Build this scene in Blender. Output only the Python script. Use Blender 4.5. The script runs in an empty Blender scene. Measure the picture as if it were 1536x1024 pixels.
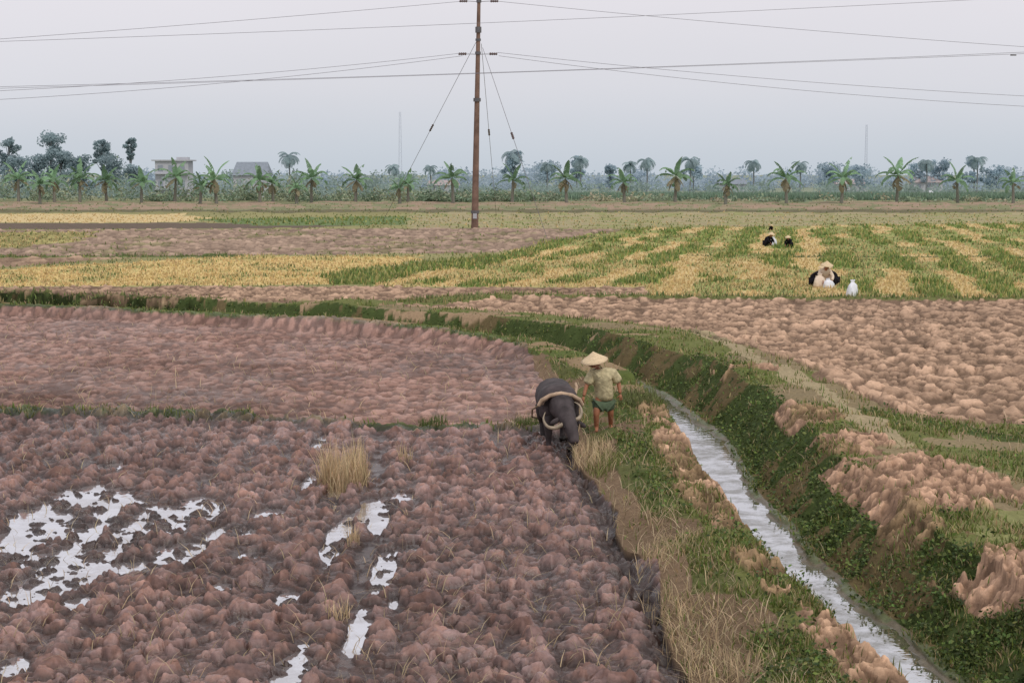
import bpy, math, numpy as np, random
from mathutils import Vector, Matrix, Euler
random.seed(5)
rng=np.random.default_rng(7)
sc=bpy.context.scene
F=2560.0; CH=5.0; PT=math.atan(250/2560.0)
cT,sT=math.cos(PT),math.sin(PT)
def gp(u,v,z=0.0):
    xr=(u-768)/F; yr=-(v-512)/F
    dy=cT+yr*sT; dz=-sT+yr*cT
    t=(z-CH)/dz
    return (xr*t, dy*t)
def wp(u,v,D):
    xr=(u-768)/F; yr=-(v-512)/F
    dy=cT+yr*sT; dz=-sT+yr*cT
    t=D/dy
    return Vector((xr*t, D, CH+dz*t))
def s2l(c):
    c=np.asarray(c,dtype=float)/255.0
    return np.where(c<=0.04045,c/12.92,((c+0.055)/1.055)**2.4)
def C(r,g,b,k=1.1): return np.minimum(s2l((r,g,b))*k,0.9)
# ---------- noise
def h2(ix,iy,s):
    n=(ix.astype(np.int64)*374761393+iy.astype(np.int64)*668265263+s*974711)&0xffffffff
    n=((n^(n>>13))*1274126177)&0xffffffff
    n=n^(n>>16)
    return (n&0xffff)/65535.0
def vn(x,y,s):
    ix=np.floor(x);iy=np.floor(y);fx=x-ix;fy=y-iy
    fx=fx*fx*(3-2*fx);fy=fy*fy*(3-2*fy)
    a=h2(ix,iy,s);b=h2(ix+1,iy,s);c=h2(ix,iy+1,s);d=h2(ix+1,iy+1,s)
    return (a*(1-fx)+b*fx)*(1-fy)+(c*(1-fx)+d*fx)*fy
def fbm(x,y,s,o=3):
    r=0;a=.5;t=0
    for i in range(o):
        r=r+a*vn(x*2**i,y*2**i,s+i*17);t+=a;a*=.5
    return r/t
def sst(a,b,x):
    t=np.clip((x-a)/(b-a),0,1);return t*t*(3-2*t)
def lumps(X,Y,sx,sy,seed,jit=1.0,k=1.0,warp=.45):
    """overturned slabs: flat tilted tops with steep broken edges, piled over each other"""
    if warp:
        wx_=fbm(X/(sx*.5),Y/(sy*.5),seed+9,2)-.5;wy_=fbm(X/(sx*.5)+5.3,Y/(sy*.5)+9.1,seed+8,2)-.5
        X=X+wx_*sx*warp;Y=Y+wy_*sy*warp
    gx=X/sx;gy=Y/sy;ix=np.floor(gx);iy=np.floor(gy)
    best=np.full(X.shape,-9.0);cid=np.zeros(X.shape)
    for dx in (-1,0,1):
        for dy in (-1,0,1):
            cx=ix+dx;cy=iy+dy
            r1=h2(cx,cy,seed);r2=h2(cx,cy,seed+1);r3=h2(cx,cy,seed+2);r4=h2(cx,cy,seed+3);r5=h2(cx,cy,seed+4);r6=h2(cx,cy,seed+5)
            ux=gx-(cx+.5+jit*(r1-.5));uy=gy-(cy+.5+jit*(r2-.5))
            an=r4*math.pi;c=np.cos(an);s=np.sin(an)
            a=ux*c+uy*s;b=-ux*s+uy*c
            m_=np.maximum(np.abs(a)*(.75+.4*r1),np.abs(b)*(1.1+.9*r6))*.6+.4*np.sqrt(a*a*.7+b*b*(1.2+1.6*r6))
            hh=.0+.9*r3+(r5-.5)*1.8*a+(r6-.5)*1.8*b-k*(3.8*np.maximum(0,m_-.16-.38*r1)+.15*m_)
            m=hh>best
            best=np.where(m,hh,best);cid=np.where(m,r5,cid)
    return np.clip(best,-.35,1.1),cid
def pline(X,Y,pts):
    bd=np.full(X.shape,1e9);sg=np.ones(X.shape)
    for (x0,y0),(x1,y1) in zip(pts[:-1],pts[1:]):
        dx=x1-x0;dy=y1-y0;L=dx*dx+dy*dy
        t=np.clip(((X-x0)*dx+(Y-y0)*dy)/L,0,1)
        d=np.hypot(X-x0-t*dx,Y-y0-t*dy)
        cr=(X-x0)*dy-(Y-y0)*dx
        m=d<bd
        bd=np.where(m,d,bd);sg=np.where(m,np.sign(cr),sg)
    return bd*sg
def inpoly(X,Y,P):
    r=np.zeros(X.shape,bool)
    xs=[p[0] for p in P];ys=[p[1] for p in P]
    idx=np.where((X>min(xs))&(X<max(xs))&(Y>min(ys))&(Y<max(ys)))[0]
    if len(idx)==0:return r
    x=X[idx];y=Y[idx];ins=np.zeros(x.shape,bool)
    n=len(P)
    for i in range(n):
        x0,y0=P[i];x1,y1=P[(i+1)%n]
        if y0==y1: continue
        c=((y0>y)!=(y1>y))&(x<(x1-x0)*(y-y0)/(y1-y0)+x0)
        ins^=c
    r[idx]=ins
    return r
def PZ(pts,z=.25): return [gp(u,v,z) for u,v in pts]

DITCH=[(5.0,2),(4.55,14),(4.26,18),(4.10,21.5),(3.95,24.5),(3.87,31),(3.98,35.5),(3.6,40.5),(2.8,44.5),(1.2,49.5),(-1.6,53.5),(-6.2,57),(-12.3,60.5),(-19,63.6),(-45,74),(-120,100)]
BUND=[gp(u,v,.05) for u,v in [(-900,600),(0,618),(370,628),(600,640),(835,642)]]
Z_gold1=PZ([(-600,321),(270,322),(330,329),(240,334),(-600,333)])
Z_dark1=PZ([(-600,336),(400,334),(560,338),(400,343),(-600,345)])
Z_grn1=PZ([(300,329),(610,324),(612,337),(380,339)])
Z_tan1=PZ([(610,320),(2300,316),(2300,331),(960,340),(610,345)])
Z_pink=PZ([(-800,346),(150,345),(720,342),(965,344),(740,379),(330,384),(-800,385)])
Z_yg=PZ([(-800,349),(150,348),(110,364),(0,372),(-800,380)])
Z_pink2=PZ([(-800,387),(210,386),(0,402),(-800,415)])
Z_gold2=PZ([(-800,414),(0,405),(340,384),(640,384),(600,396),(500,411),(480,427),(300,429),(-800,430)])
Z_grn2=PZ([(480,428),(490,412),(640,394),(770,380),(830,372),(820,382),(640,408),(560,428)])
Z_harv=PZ([(556,429),(640,408),(820,364),(960,342),(2300,325),(2300,449),(970,448),(958,431)])
Z_clod=PZ([(-900,430),(958,431),(975,449),(2300,455),(2300,650),(1340,634),(1250,590),(1130,532),(1040,497),(900,484),(500,464),(-900,452)])
G1=[gp(u,v,.25) for u,v in [(500,470),(560,463),(640,454),(760,448),(960,450),(1200,452),(2300,454)]]
G2=[gp(u,v,.25) for u,v in [(-800,385),(0,385),(345,384)]]
G3=[gp(u,v,.25) for u,v in [(1060,384),(1300,385),(2300,388)]]
G4=[gp(u,v,.3) for u,v in [(1290,632),(1400,644),(1536,655),(2200,680)]]
Z_rl=PZ([(1180,672),(1230,655),(1300,655),(1400,688),(1536,745),(2200,1000),(2200,1300),(1600,905),(1500,885),(1400,855),(1320,795),(1260,735),(1200,715)],.5)
Z_rg=PZ([(1410,775),(1536,765),(1700,800),(1700,850),(1536,815),(1450,800)],.5)
PATH=[gp(u,v,.45) for u,v in [(1050,492),(1090,512),(1140,545),(1240,592),(1300,640),(1340,672)]]
PUD=[(150,775,42,46),(120,835,78,24),(215,790,42,30),(60,770,42,24),(90,868,56,20),(20,815,46,54),(275,770,48,24),(265,830,34,20),(345,800,34,12),(380,832,20,8),(5,1000,30,18),(150,740,64,16),(40,890,44,20),(400,770,26,9),(120,905,24,14),(190,850,30,18),
 (500,745,15,32),(508,805,18,40),(575,770,18,30),(578,850,17,40),(548,765,15,18),(540,945,19,34),(440,1005,30,36),(430,900,20,18),(355,935,18,12),(462,722,10,12),(478,664,9,14),(600,745,18,10),(160,700,24,7),(640,760,14,6),(590,900,12,14),(700,860,10,6),(330,880,16,8),(620,820,12,8)]
PUDW=[]
for (u,v,ru,rv) in PUD:
    x,y=gp(u,v,-.03);k=F/y
    PUDW.append((x,y,ru/k*1.05, max(.12,rv*y*y/(F*CH))))
furX=lambda Y: np.interp(Y,[8,16.8,20,23.8,30.6,34,38,43,47],[1.9,1.8,1.7,1.5,1.1,.95,.75,.55,.4])

def terrain(X,Y):
    N=len(X)
    n1=fbm(X/2.1+7,Y/2.1,11,3);n2=fbm(X/2.3,Y/2.3+31,23,3)
    n3=fbm(X/.45,Y/.45,5,3); n4=fbm(X/9,Y/9,91,3)
    s=pline(X,Y,DITCH)+(n1-.5)*.45+(n3-.5)*.22
    amp=.25+.009*Y
    Xw=X+amp*(n1-.5)*2;Yw=Y+amp*(n2-.5)*2.2
    far=s>0
    g=np.zeros(N);w=np.zeros(N);st=np.zeros(N);rg=np.zeros(N);rs=np.zeros(N)
    z=np.where(far,.25,0.0);wet=np.zeros(N)
    col=np.tile(C(140,136,96),(N,1))
    col*= (.85+.3*n4)[:,None]
    def paint(m,c,gg=0,ww=0,ss=0,rgg=0,rss=0,var=.25,nz=None):
        nn=n3 if nz is None else nz
        col[m]=np.asarray(c)*(1-var/2+var*nn[m])[:,None]
        g[m]=gg;w[m]=ww;st[m]=ss;rg[m]=rgg;rs[m]=rss
    IP=lambda P: inpoly(Xw,Yw,P)
    A=(Y>55)
    g[A]=.25
    m=IP(Z_tan1);paint(m,C(158,148,116),gg=.12,rss=.1,var=.4,nz=n1)
    m=m&(n1>.55);paint(m,C(142,142,98),gg=.3,rss=.1)
    paint(IP(Z_gold1),C(196,176,132),rss=.4)
    paint(IP(Z_dark1),C(104,92,82))
    paint(IP(Z_grn1),C(106,122,82),rgg=.3)
    m=IP(Z_pink);paint(m,C(172,148,130),var=.5,nz=n1);cl=m.copy()
    mm=m&(n2>.6)&(n4>.45);paint(mm,C(150,138,108),gg=.15)
    paint(IP(Z_yg),C(166,158,106),gg=.3,rss=.3,var=.4,nz=n1)
    m=IP(Z_pink2);paint(m,C(168,142,120),var=.4);cl|=m
    m=IP(Z_gold2);paint(m,C(204,180,124),rss=.6,var=.3,nz=n1)
    m&=(n1+.4*(n3-.5)>.60);paint(m,C(164,154,102),gg=.4,rss=.3,var=.4)
    m=IP(Z_harv)
    q=(X-.169*Y)/3.15+(n4-.5)*.9+(n1-.5)*.35
    fr=q-np.floor(q)
    cellr=h2(np.floor(q),np.floor((Y+X*.1+6*n4)/9.0),3)
    gold=m&(fr<.42+.1*(n3-.5))&(cellr>.42-.25*(Y<85))
    grn=m&~gold
    tall=m&~gold&(fr>.50)&(n4+.3*n1>.55)
    paint(grn,C(142,146,92),gg=.4,rss=.25,var=.4,nz=n1)
    paint(tall,C(116,132,70),rgg=.7)
    paint(gold,C(194,172,124),rss=.6,var=.35,nz=n1)
    tl=m&(X<14)&(Y<100)&(n1<.5)&~gold;paint(tl,C(172,160,110),rss=.5,gg=.2)
    paint(IP(Z_grn2),C(106,118,62),rgg=.6,gg=.4)
    d=np.abs(pline(Xw,Yw,G2));paint(d<.8,C(88,100,58),gg=.9)
    d=np.abs(pline(Xw,Yw,G3));paint(d<.6,C(78,84,52),gg=.6)
    m=IP(Z_clod)
    paint(m,C(180,150,127),ss=.05,var=.35,nz=n1)
    cl2=m&far
    nr=far&(Y<64)&~cl2&(X>-200)&(s<60)&(Yw<gp(768,452,.25)[1]+0*Y)&((Y<48)|(s<4.5))
    paint(nr,C(134,120,94),gg=.35,ss=.15,var=.5,nz=n1)
    m=nr&(n1>.52);paint(m,C(104,108,66),gg=.8,ww=.05)
    d=np.abs(pline(Xw,Yw,G4));paint((d<.5)&far,C(80,90,54),gg=1,ww=.25)
    d1=pline(Xw,Yw,G1)
    mg=(np.abs(d1)<.5+.6*(X<0));paint(mg,C(104,108,66),gg=.8)
    z+=np.where(far,.16*np.exp(-(d1/1.0)**2),0)
    d=np.abs(pline(X,Y,PATH));m=(d<.12+.3*n1+.3*(n3-.5))&far;paint(m,C(154,140,112),gg=.25)
    rl=inpoly(Xw,Yw,Z_rl)&~inpoly(Xw,Yw,Z_rg)&(s>.95)
    rl|=(s>1.05)&(s<2.3)&(Y<47)&(Y>30)&(n2>.6)
    m=inpoly(Xw,Yw,Z_rg);paint(m,C(128,128,86),gg=.8)
    near=~far
    fx=furX(Y)+(n1-.5)*.45
    f1=near&(X<fx);bd=pline(X,Y,BUND)+(n1-.5)*.5+(n3-.5)*.25
    field2=f1&(bd<0)&(s<-1.2); field1=f1&(bd>=0)
    paint(field2,C(150,117,105),ss=.3,var=.35,nz=n2)
    paint(field1,C(141,110,102),ss=.10,var=.35,nz=n1)
    wet[field1]=.6;wet[field2]=.25
    bw=np.where(X<gp(385,628)[0],.42,.2)
    m=(np.abs(bd)<bw)&f1;paint(m,C(92,98,60),gg=.8,var=.4);wet[m]=0
    m=m&(n1>.54);paint(m,C(118,102,78),gg=.3,ss=.3)
    z+=np.where(near&f1,.17*np.exp(-(bd/bw)**2)*np.where(X<gp(385,628)[0],1,.5),0)
    vs=near&(X>=fx)&(s<-.5)
    paint(vs,C(112,94,76),gg=.12,ss=.6,var=.5,nz=n1)
    m=vs&(n1+.5*(n3-.5)>.52)&(X>fx+.35);paint(m,C(90,92,58),gg=.7,ss=.4,ww=.06)
    m=vs&(s>-1.95)&(s<-1.25)&(n2>.42);paint(m,C(76,84,48),gg=.8,ww=.3,ss=.2)
    zl=np.where(Y>40,.34,.20)+(n1-.5)*.2
    pr_l=np.where(s<-1.75,zl*sst(-2.6,-1.6,s),np.where(s<-.8,zl,zl+(-.56-zl)*sst(-.8,-.38,s)))
    zr=.55+(n2-.5)*.35
    zr=np.where(Y>46,.5,zr)
    wd=.06+.16*sst(26,17,Y)
    shelf=np.where(s>.02+wd,-.44+.13*sst(.0+wd,.28+wd,s)+.10*(n3-.5),-.6)
    pr_r=np.where(s<1.3,np.maximum(shelf,-.56+(zr+.56)*np.clip((s-.28-wd)/.95,0,1)**.85),zr+(.25-zr)*sst(2.6,5.2,s))
    z=np.where(near,z+pr_l,np.where(s<5.2,pr_r+(z-.25),z))
    ditch=(s>-.5)&(s<.30+wd);paint(ditch,C(98,88,68));wet[ditch]=.9
    m=(s>.18+wd)&(s<.3+wd)&(n3>.45)&(Y<140);paint(m,C(84,90,54),gg=.5,ww=.4)
    m=(s>=.28+wd)&(s<1.35)&(Y<140);paint(m,C(66,77,44),ww=.85,gg=.6,var=.5)
    m=m&(n1+.7*(n3-.5)>.63);paint(m,C(96,84,60),ww=.35,gg=.4,ss=.1)
    m=(s>=1.35)&(s<2.0)&(Y<140)&(n2>.45);paint(m,C(94,100,58),ww=.3,gg=.8)
    m=(s<-.45)&(s>-1.8)&(Y>37)&(Y<140);paint(m,C(88,98,54),gg=.8,ww=.15,var=.4)
    m=m&(n1+.4*(n3-.5)>.54);paint(m,C(138,118,92),gg=.25,ss=.1)
    farb=(s>1.0)&(s<2.4)&(Y>44)&(Y<140)&(n2+.4*(n3-.5)>.56);paint(farb,C(146,124,100),gg=.2)
    ll=(s<-.5)&(s>-1.30-.3*(n2-.5))&(Y<35.5)&(n2+.3*(n3-.5)>.32)
    m=(s<-.5)&(s>-1.4)&(Y<35.5)&~ll;paint(m,C(100,104,62),gg=.9,ww=.15)
    paint(ll,C(194,160,133),var=.35,gg=.05,nz=n1)
    rl=rl&(n2+.4*(n3-.5)>.38)
    paint(rl,C(192,157,132),var=.35,gg=.05,nz=n1)
    m=(ll|rl)&(n1+.5*(n3-.5)>.58);paint(m,C(150,126,98),gg=.4,var=.4)
    idx=np.where(field1)[0]
    if len(idx):
        xx=X[idx];yy=Y[idx]
        rr=xx-(furX(yy)-1.7)
        La,ca=lumps(rr+(n1[idx]-.5)*.3,yy,.36,.28,40)
        Lb,cb_=lumps(rr+(n1[idx]-.5)*.3+7,yy,.21,.18,45)
        mxk=sst(.42,.58,fbm(xx/.7,yy/.7,55,2))
        L=La*(1-.75*mxk)+Lb*(.25+.75*mxk)*.85;cid=np.where(mxk>.5,cb_,ca)
        L2,c2=lumps(xx+3.3,yy+1.7,.12,.10,60)
        fi=fbm(xx/.07,yy/.07,77,3)
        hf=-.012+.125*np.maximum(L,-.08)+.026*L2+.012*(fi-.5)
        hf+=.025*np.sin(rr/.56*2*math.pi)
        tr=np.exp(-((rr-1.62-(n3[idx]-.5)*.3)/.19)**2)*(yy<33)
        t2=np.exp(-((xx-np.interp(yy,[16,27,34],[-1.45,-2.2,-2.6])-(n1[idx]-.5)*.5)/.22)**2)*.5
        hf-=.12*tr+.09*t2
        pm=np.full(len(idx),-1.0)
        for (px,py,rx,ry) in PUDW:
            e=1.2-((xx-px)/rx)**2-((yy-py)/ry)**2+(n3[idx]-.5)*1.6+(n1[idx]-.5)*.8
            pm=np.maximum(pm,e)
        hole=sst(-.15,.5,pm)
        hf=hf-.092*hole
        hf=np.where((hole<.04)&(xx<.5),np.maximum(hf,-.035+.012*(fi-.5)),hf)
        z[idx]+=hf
        dry_lit=np.clip((hf+.02)/.12,0,1)
        dk=(.30+.76*sst(-.05,.85,dry_lit))*(.72+.56*cid)*(1-.4*tr)*(1-.2*t2)*(1-.3*hole)*(.85+.3*fi)*(.78+.35*np.clip(L2,0,1))  # crevice shade painted into the soil colour, along with damp and per-clod tone
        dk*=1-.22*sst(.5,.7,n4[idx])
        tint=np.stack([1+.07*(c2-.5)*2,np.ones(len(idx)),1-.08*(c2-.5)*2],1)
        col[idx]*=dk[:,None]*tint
        wet[idx]=np.clip(.6+.3*(1-dry_lit)+.3*hole+.6*(n1[idx]-.5)+.5*(cid-.5),0,1)
    idx=np.where(field2)[0]
    if len(idx):
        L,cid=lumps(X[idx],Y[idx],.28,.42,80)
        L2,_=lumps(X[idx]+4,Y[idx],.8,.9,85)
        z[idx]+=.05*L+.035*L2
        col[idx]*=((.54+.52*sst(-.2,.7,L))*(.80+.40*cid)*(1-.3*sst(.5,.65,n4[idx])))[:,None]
        wet[idx]=np.clip(.15+.6*(n1[idx]-.3)+.3*cid,0,1)
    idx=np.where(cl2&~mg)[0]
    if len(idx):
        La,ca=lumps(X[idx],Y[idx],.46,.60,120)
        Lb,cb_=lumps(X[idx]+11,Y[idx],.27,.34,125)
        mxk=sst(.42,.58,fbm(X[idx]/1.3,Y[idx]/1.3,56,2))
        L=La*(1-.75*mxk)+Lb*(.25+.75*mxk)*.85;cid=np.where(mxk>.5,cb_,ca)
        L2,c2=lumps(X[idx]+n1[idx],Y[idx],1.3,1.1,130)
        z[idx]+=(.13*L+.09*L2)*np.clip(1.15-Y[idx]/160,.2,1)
        col[idx]*=((.40+.66*sst(-.2,.75,L+.1*L2))*(.74+.48*cid)*(1-.2*sst(.5,.62,n4[idx])))[:,None]  # cracks between clods painted darker as shade, tops lighter
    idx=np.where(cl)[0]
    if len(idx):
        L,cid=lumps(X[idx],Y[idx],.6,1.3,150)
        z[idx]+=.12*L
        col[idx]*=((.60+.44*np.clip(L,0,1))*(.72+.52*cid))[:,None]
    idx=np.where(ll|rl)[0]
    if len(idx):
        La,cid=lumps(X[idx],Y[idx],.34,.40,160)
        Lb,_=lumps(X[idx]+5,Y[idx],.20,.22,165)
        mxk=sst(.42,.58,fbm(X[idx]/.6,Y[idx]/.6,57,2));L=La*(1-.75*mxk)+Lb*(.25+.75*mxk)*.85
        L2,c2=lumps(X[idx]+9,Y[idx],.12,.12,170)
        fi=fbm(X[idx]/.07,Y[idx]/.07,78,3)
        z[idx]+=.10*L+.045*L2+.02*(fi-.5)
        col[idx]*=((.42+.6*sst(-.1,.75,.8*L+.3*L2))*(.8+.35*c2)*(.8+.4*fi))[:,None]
    m=(g+w>.3)
    z+=np.where(m,(n3-.5)*.12,0)+(n1-.5)*.04*(Y<200)
    dk=np.interp(Y,[200,236,244,300,330],[0,.75,.8,.65,.1])
    z+=dk+np.where(dk>.1,(n2-.5)*.5,0)
    m=(Y>208)&(Y<330)
    paint(m,C(126,128,98),gg=.4,var=.5,nz=n1)
    m2=m&(n2+.4*(n4-.5)>.50)&(Y<250);paint(m2,C(152,132,114),gg=.15)
    m2=m&(Y<216)&(Y>209);paint(m2,C(106,102,80),gg=.4)
    m=(Y>=330);paint(m,C(134,142,124),nz=n4)
    return dict(z=z,col=col,wet=wet,g=g,w=w,st=st,rg=rg,rs=rs,s=s,f1=field1)

def npmesh(name,V,FC,col=None,smooth=False,mat=None,wet=None):
    me=bpy.data.meshes.new(name)
    V=np.ascontiguousarray(V,dtype=np.float32);FC=np.ascontiguousarray(FC,dtype=np.int32)
    k=FC.shape[1]
    me.vertices.add(len(V));me.vertices.foreach_set("co",V.ravel())
    me.loops.add(FC.size);me.loops.foreach_set("vertex_index",FC.ravel())
    me.polygons.add(len(FC));me.polygons.foreach_set("loop_start",np.arange(0,FC.size,k,dtype=np.int32))
    me.update(calc_edges=True)
    me.polygons.foreach_set("use_smooth",np.full(len(FC),smooth,dtype=bool))
    if col is not None:
        a=me.color_attributes.new("col","FLOAT_COLOR","POINT")
        cc=np.ones((len(V),4),dtype=np.float32);cc[:,:3]=col
        if wet is not None: cc[:,3]=wet
        a.data.foreach_set("color",cc.ravel())
    me.update()
    o=bpy.data.objects.new(name,me);sc.collection.objects.link(o)
    if mat: me.materials.append(mat)
    return o
def newmat(name):
    m=bpy.data.materials.new(name);m.use_nodes=True
    nt=m.node_tree;return m,nt,nt.nodes["Principled BSDF"]
def simple(name,c,rough=.7,spec=.3,nscale=8,nv=.3,bump=0):
    m,nt,b=newmat(name)
    tc=nt.nodes.new("ShaderNodeTexCoord");n=nt.nodes.new("ShaderNodeTexNoise");n.inputs["Scale"].default_value=nscale;n.inputs["Detail"].default_value=5
    nt.links.new(tc.outputs["Object"],n.inputs["Vector"])
    r=nt.nodes.new("ShaderNodeValToRGB")
    c=list(map(float,c))
    r.color_ramp.elements[0].position=.3;r.color_ramp.elements[1].position=.7
    r.color_ramp.elements[0].color=(*[x*(1-nv) for x in c],1);r.color_ramp.elements[1].color=(*[min(1,x*(1+nv)) for x in c],1)
    nt.links.new(n.outputs["Fac"],r.inputs[0]);nt.links.new(r.outputs[0],b.inputs["Base Color"])
    b.inputs["Roughness"].default_value=rough;b.inputs["Specular IOR Level"].default_value=spec
    if bump:
        bp=nt.nodes.new("ShaderNodeBump");bp.inputs["Distance"].default_value=bump
        nt.links.new(n.outputs["Fac"],bp.inputs["Height"]);nt.links.new(bp.outputs[0],b.inputs["Normal"])
    return m
def veg(name,trans=.3,rough=.6,spec=.25):
    m,nt,b=newmat(name)
    a=nt.nodes.new("ShaderNodeAttribute");a.attribute_name="col"
    nt.links.new(a.outputs["Color"],b.inputs["Base Color"])
    b.inputs["Roughness"].default_value=rough;b.inputs["Specular IOR Level"].default_value=spec
    tr=nt.nodes.new("ShaderNodeBsdfTranslucent");nt.links.new(a.outputs["Color"],tr.inputs["Color"])
    mx=nt.nodes.new("ShaderNodeMixShader");mx.inputs[0].default_value=trans
    nt.links.new(b.outputs[0],mx.inputs[1]);nt.links.new(tr.outputs[0],mx.inputs[2])
    nt.links.new(mx.outputs[0],nt.nodes["Material Output"].inputs["Surface"])
    return m
VEG=veg("foliage",.3)
VEGF=veg("hazy_foliage",.5,.95,.0)
def ground_mat():
    m,nt,b=newmat("soil_and_turf")
    a=nt.nodes.new("ShaderNodeAttribute");a.attribute_name="col"
    tc=nt.nodes.new("ShaderNodeTexCoord")
    n=nt.nodes.new("ShaderNodeTexNoise");n.inputs["Scale"].default_value=12;n.inputs["Detail"].default_value=8;n.inputs["Roughness"].default_value=.72
    nt.links.new(tc.outputs["Object"],n.inputs["Vector"])
    mr=nt.nodes.new("ShaderNodeMapRange");mr.inputs["From Min"].default_value=.25;mr.inputs["From Max"].default_value=.75;mr.inputs["To Min"].default_value=.68;mr.inputs["To Max"].default_value=1.32
    nt.links.new(n.outputs["Fac"],mr.inputs[0])
    mul=nt.nodes.new("ShaderNodeVectorMath");mul.operation='SCALE'
    nt.links.new(a.outputs["Color"],mul.inputs[0]);nt.links.new(mr.outputs[0],mul.inputs["Scale"])
    nt.links.new(mul.outputs[0],b.inputs["Base Color"])
    r=nt.nodes.new("ShaderNodeMapRange");r.inputs["To Min"].default_value=.95;r.inputs["To Max"].default_value=.24
    nt.links.new(a.outputs["Alpha"],r.inputs[0]);nt.links.new(r.outputs[0],b.inputs["Roughness"])
    sp=nt.nodes.new("ShaderNodeMapRange");sp.inputs["To Min"].default_value=.06;sp.inputs["To Max"].default_value=.65
    nt.links.new(a.outputs["Alpha"],sp.inputs[0]);nt.links.new(sp.outputs[0],b.inputs["Specular IOR Level"])
    n2=nt.nodes.new("ShaderNodeTexNoise");n2.inputs["Scale"].default_value=28;n2.inputs["Detail"].default_value=6;n2.inputs["Roughness"].default_value=.65
    nt.links.new(tc.outputs["Object"],n2.inputs["Vector"])
    bp=nt.nodes.new("ShaderNodeBump");bp.inputs["Distance"].default_value=.022;bp.inputs["Strength"].default_value=.65
    nt.links.new(n2.outputs["Fac"],bp.inputs["Height"]);nt.links.new(bp.outputs[0],b.inputs["Normal"])
    return m
vv=np.concatenate([np.arange(1500,1060,-8),np.arange(1060,640,-.7),np.arange(640,430,-.75),np.arange(430,300,-.8),np.arange(300,268,-1.5),[266,264.5,263.6,262.9]])
YD=np.array([gp(768,v,0)[1] for v in vv])
T=np.concatenate([-np.geomspace(2.5,.36,50),np.linspace(-.35,.35,1400),np.geomspace(.36,2.5,50)])
TT,YY=np.meshgrid(T,YD)
gX=(TT*YY).ravel();gY=YY.ravel()
tr=terrain(gX,gY)
R,K=YY.shape
ii=np.arange(R-1)[:,None]*K+np.arange(K-1)[None,:]
FCs=np.stack([ii,ii+1,ii+1+K,ii+K],-1).reshape(-1,4)
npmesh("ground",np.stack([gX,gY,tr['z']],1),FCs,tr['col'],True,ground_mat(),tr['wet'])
def water_mat(name,mud,fac,nlo=None,gc=(.95,.96,1,1)):
    m=bpy.data.materials.new(name);m.use_nodes=True;nt=m.node_tree;nt.nodes.clear()
    o=nt.nodes.new("ShaderNodeOutputMaterial");g=nt.nodes.new("ShaderNodeBsdfGlossy");d=nt.nodes.new("ShaderNodeBsdfDiffuse");mx=nt.nodes.new("ShaderNodeMixShader")
    g.inputs["Roughness"].default_value=.05;g.inputs["Color"].default_value=gc
    d.inputs["Color"].default_value=(*mud,1);mx.inputs[0].default_value=fac
    n=nt.nodes.new("ShaderNodeTexNoise");n.inputs["Scale"].default_value=6;bp=nt.nodes.new("ShaderNodeBump");bp.inputs["Distance"].default_value=.004
    tc=nt.nodes.new("ShaderNodeTexCoord");nt.links.new(tc.outputs["Object"],n.inputs["Vector"])
    nt.links.new(n.outputs["Fac"],bp.inputs["Height"]);nt.links.new(bp.outputs[0],g.inputs["Normal"])
    if nlo is not None:
        n3=nt.nodes.new("ShaderNodeTexNoise");n3.inputs["Scale"].default_value=1.6;n3.inputs["Detail"].default_value=7;n3.inputs["Roughness"].default_value=.7
        nt.links.new(tc.outputs["Object"],n3.inputs["Vector"])
        r=nt.nodes.new("ShaderNodeMapRange");r.inputs["From Min"].default_value=.4;r.inputs["From Max"].default_value=.56;r.inputs["To Min"].default_value=nlo;r.inputs["To Max"].default_value=fac
        nt.links.new(n3.outputs["Fac"],r.inputs[0]);nt.links.new(r.outputs[0],mx.inputs[0])
    nt.links.new(d.outputs[0],mx.inputs[1]);nt.links.new(g.outputs[0],mx.inputs[2]);nt.links.new(mx.outputs[0],o.inputs[0])
    return m
WM=water_mat("ditch_water",(.13,.12,.08),.76,.36);PMt=water_mat("puddle_water",(.28,.25,.24),.86,.62)
pts=DITCH[:12];V=[];FW=[]
for i,(x,y) in enumerate(pts):
    a=pts[max(i-1,0)];b=pts[min(i+1,len(pts)-1)];t=Vector((b[0]-a[0],b[1]-a[1])).normalized()
    for k in (-.75,-.25,.25,.75): V.append((x+t.y*k,y-t.x*k,-.36))
for i in range(len(pts)-1):
    for j in range(3): FW.append((i*4+j,i*4+j+1,i*4+5+j,i*4+4+j))
npmesh("ditch_water",V,FW,mat=WM)
def flat(name,x0,x1,y0,y1,z,mat):
    return npmesh(name,[(x0,y0,z),(x1,y0,z),(x1,y1,z),(x0,y1,z)],[(0,1,2,3)],mat=mat)
flat("puddle",-12,-3.4,12,33,-.048,PMt);flat("puddle",-3.4,.5,12,33,-.050,PMt)

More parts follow.
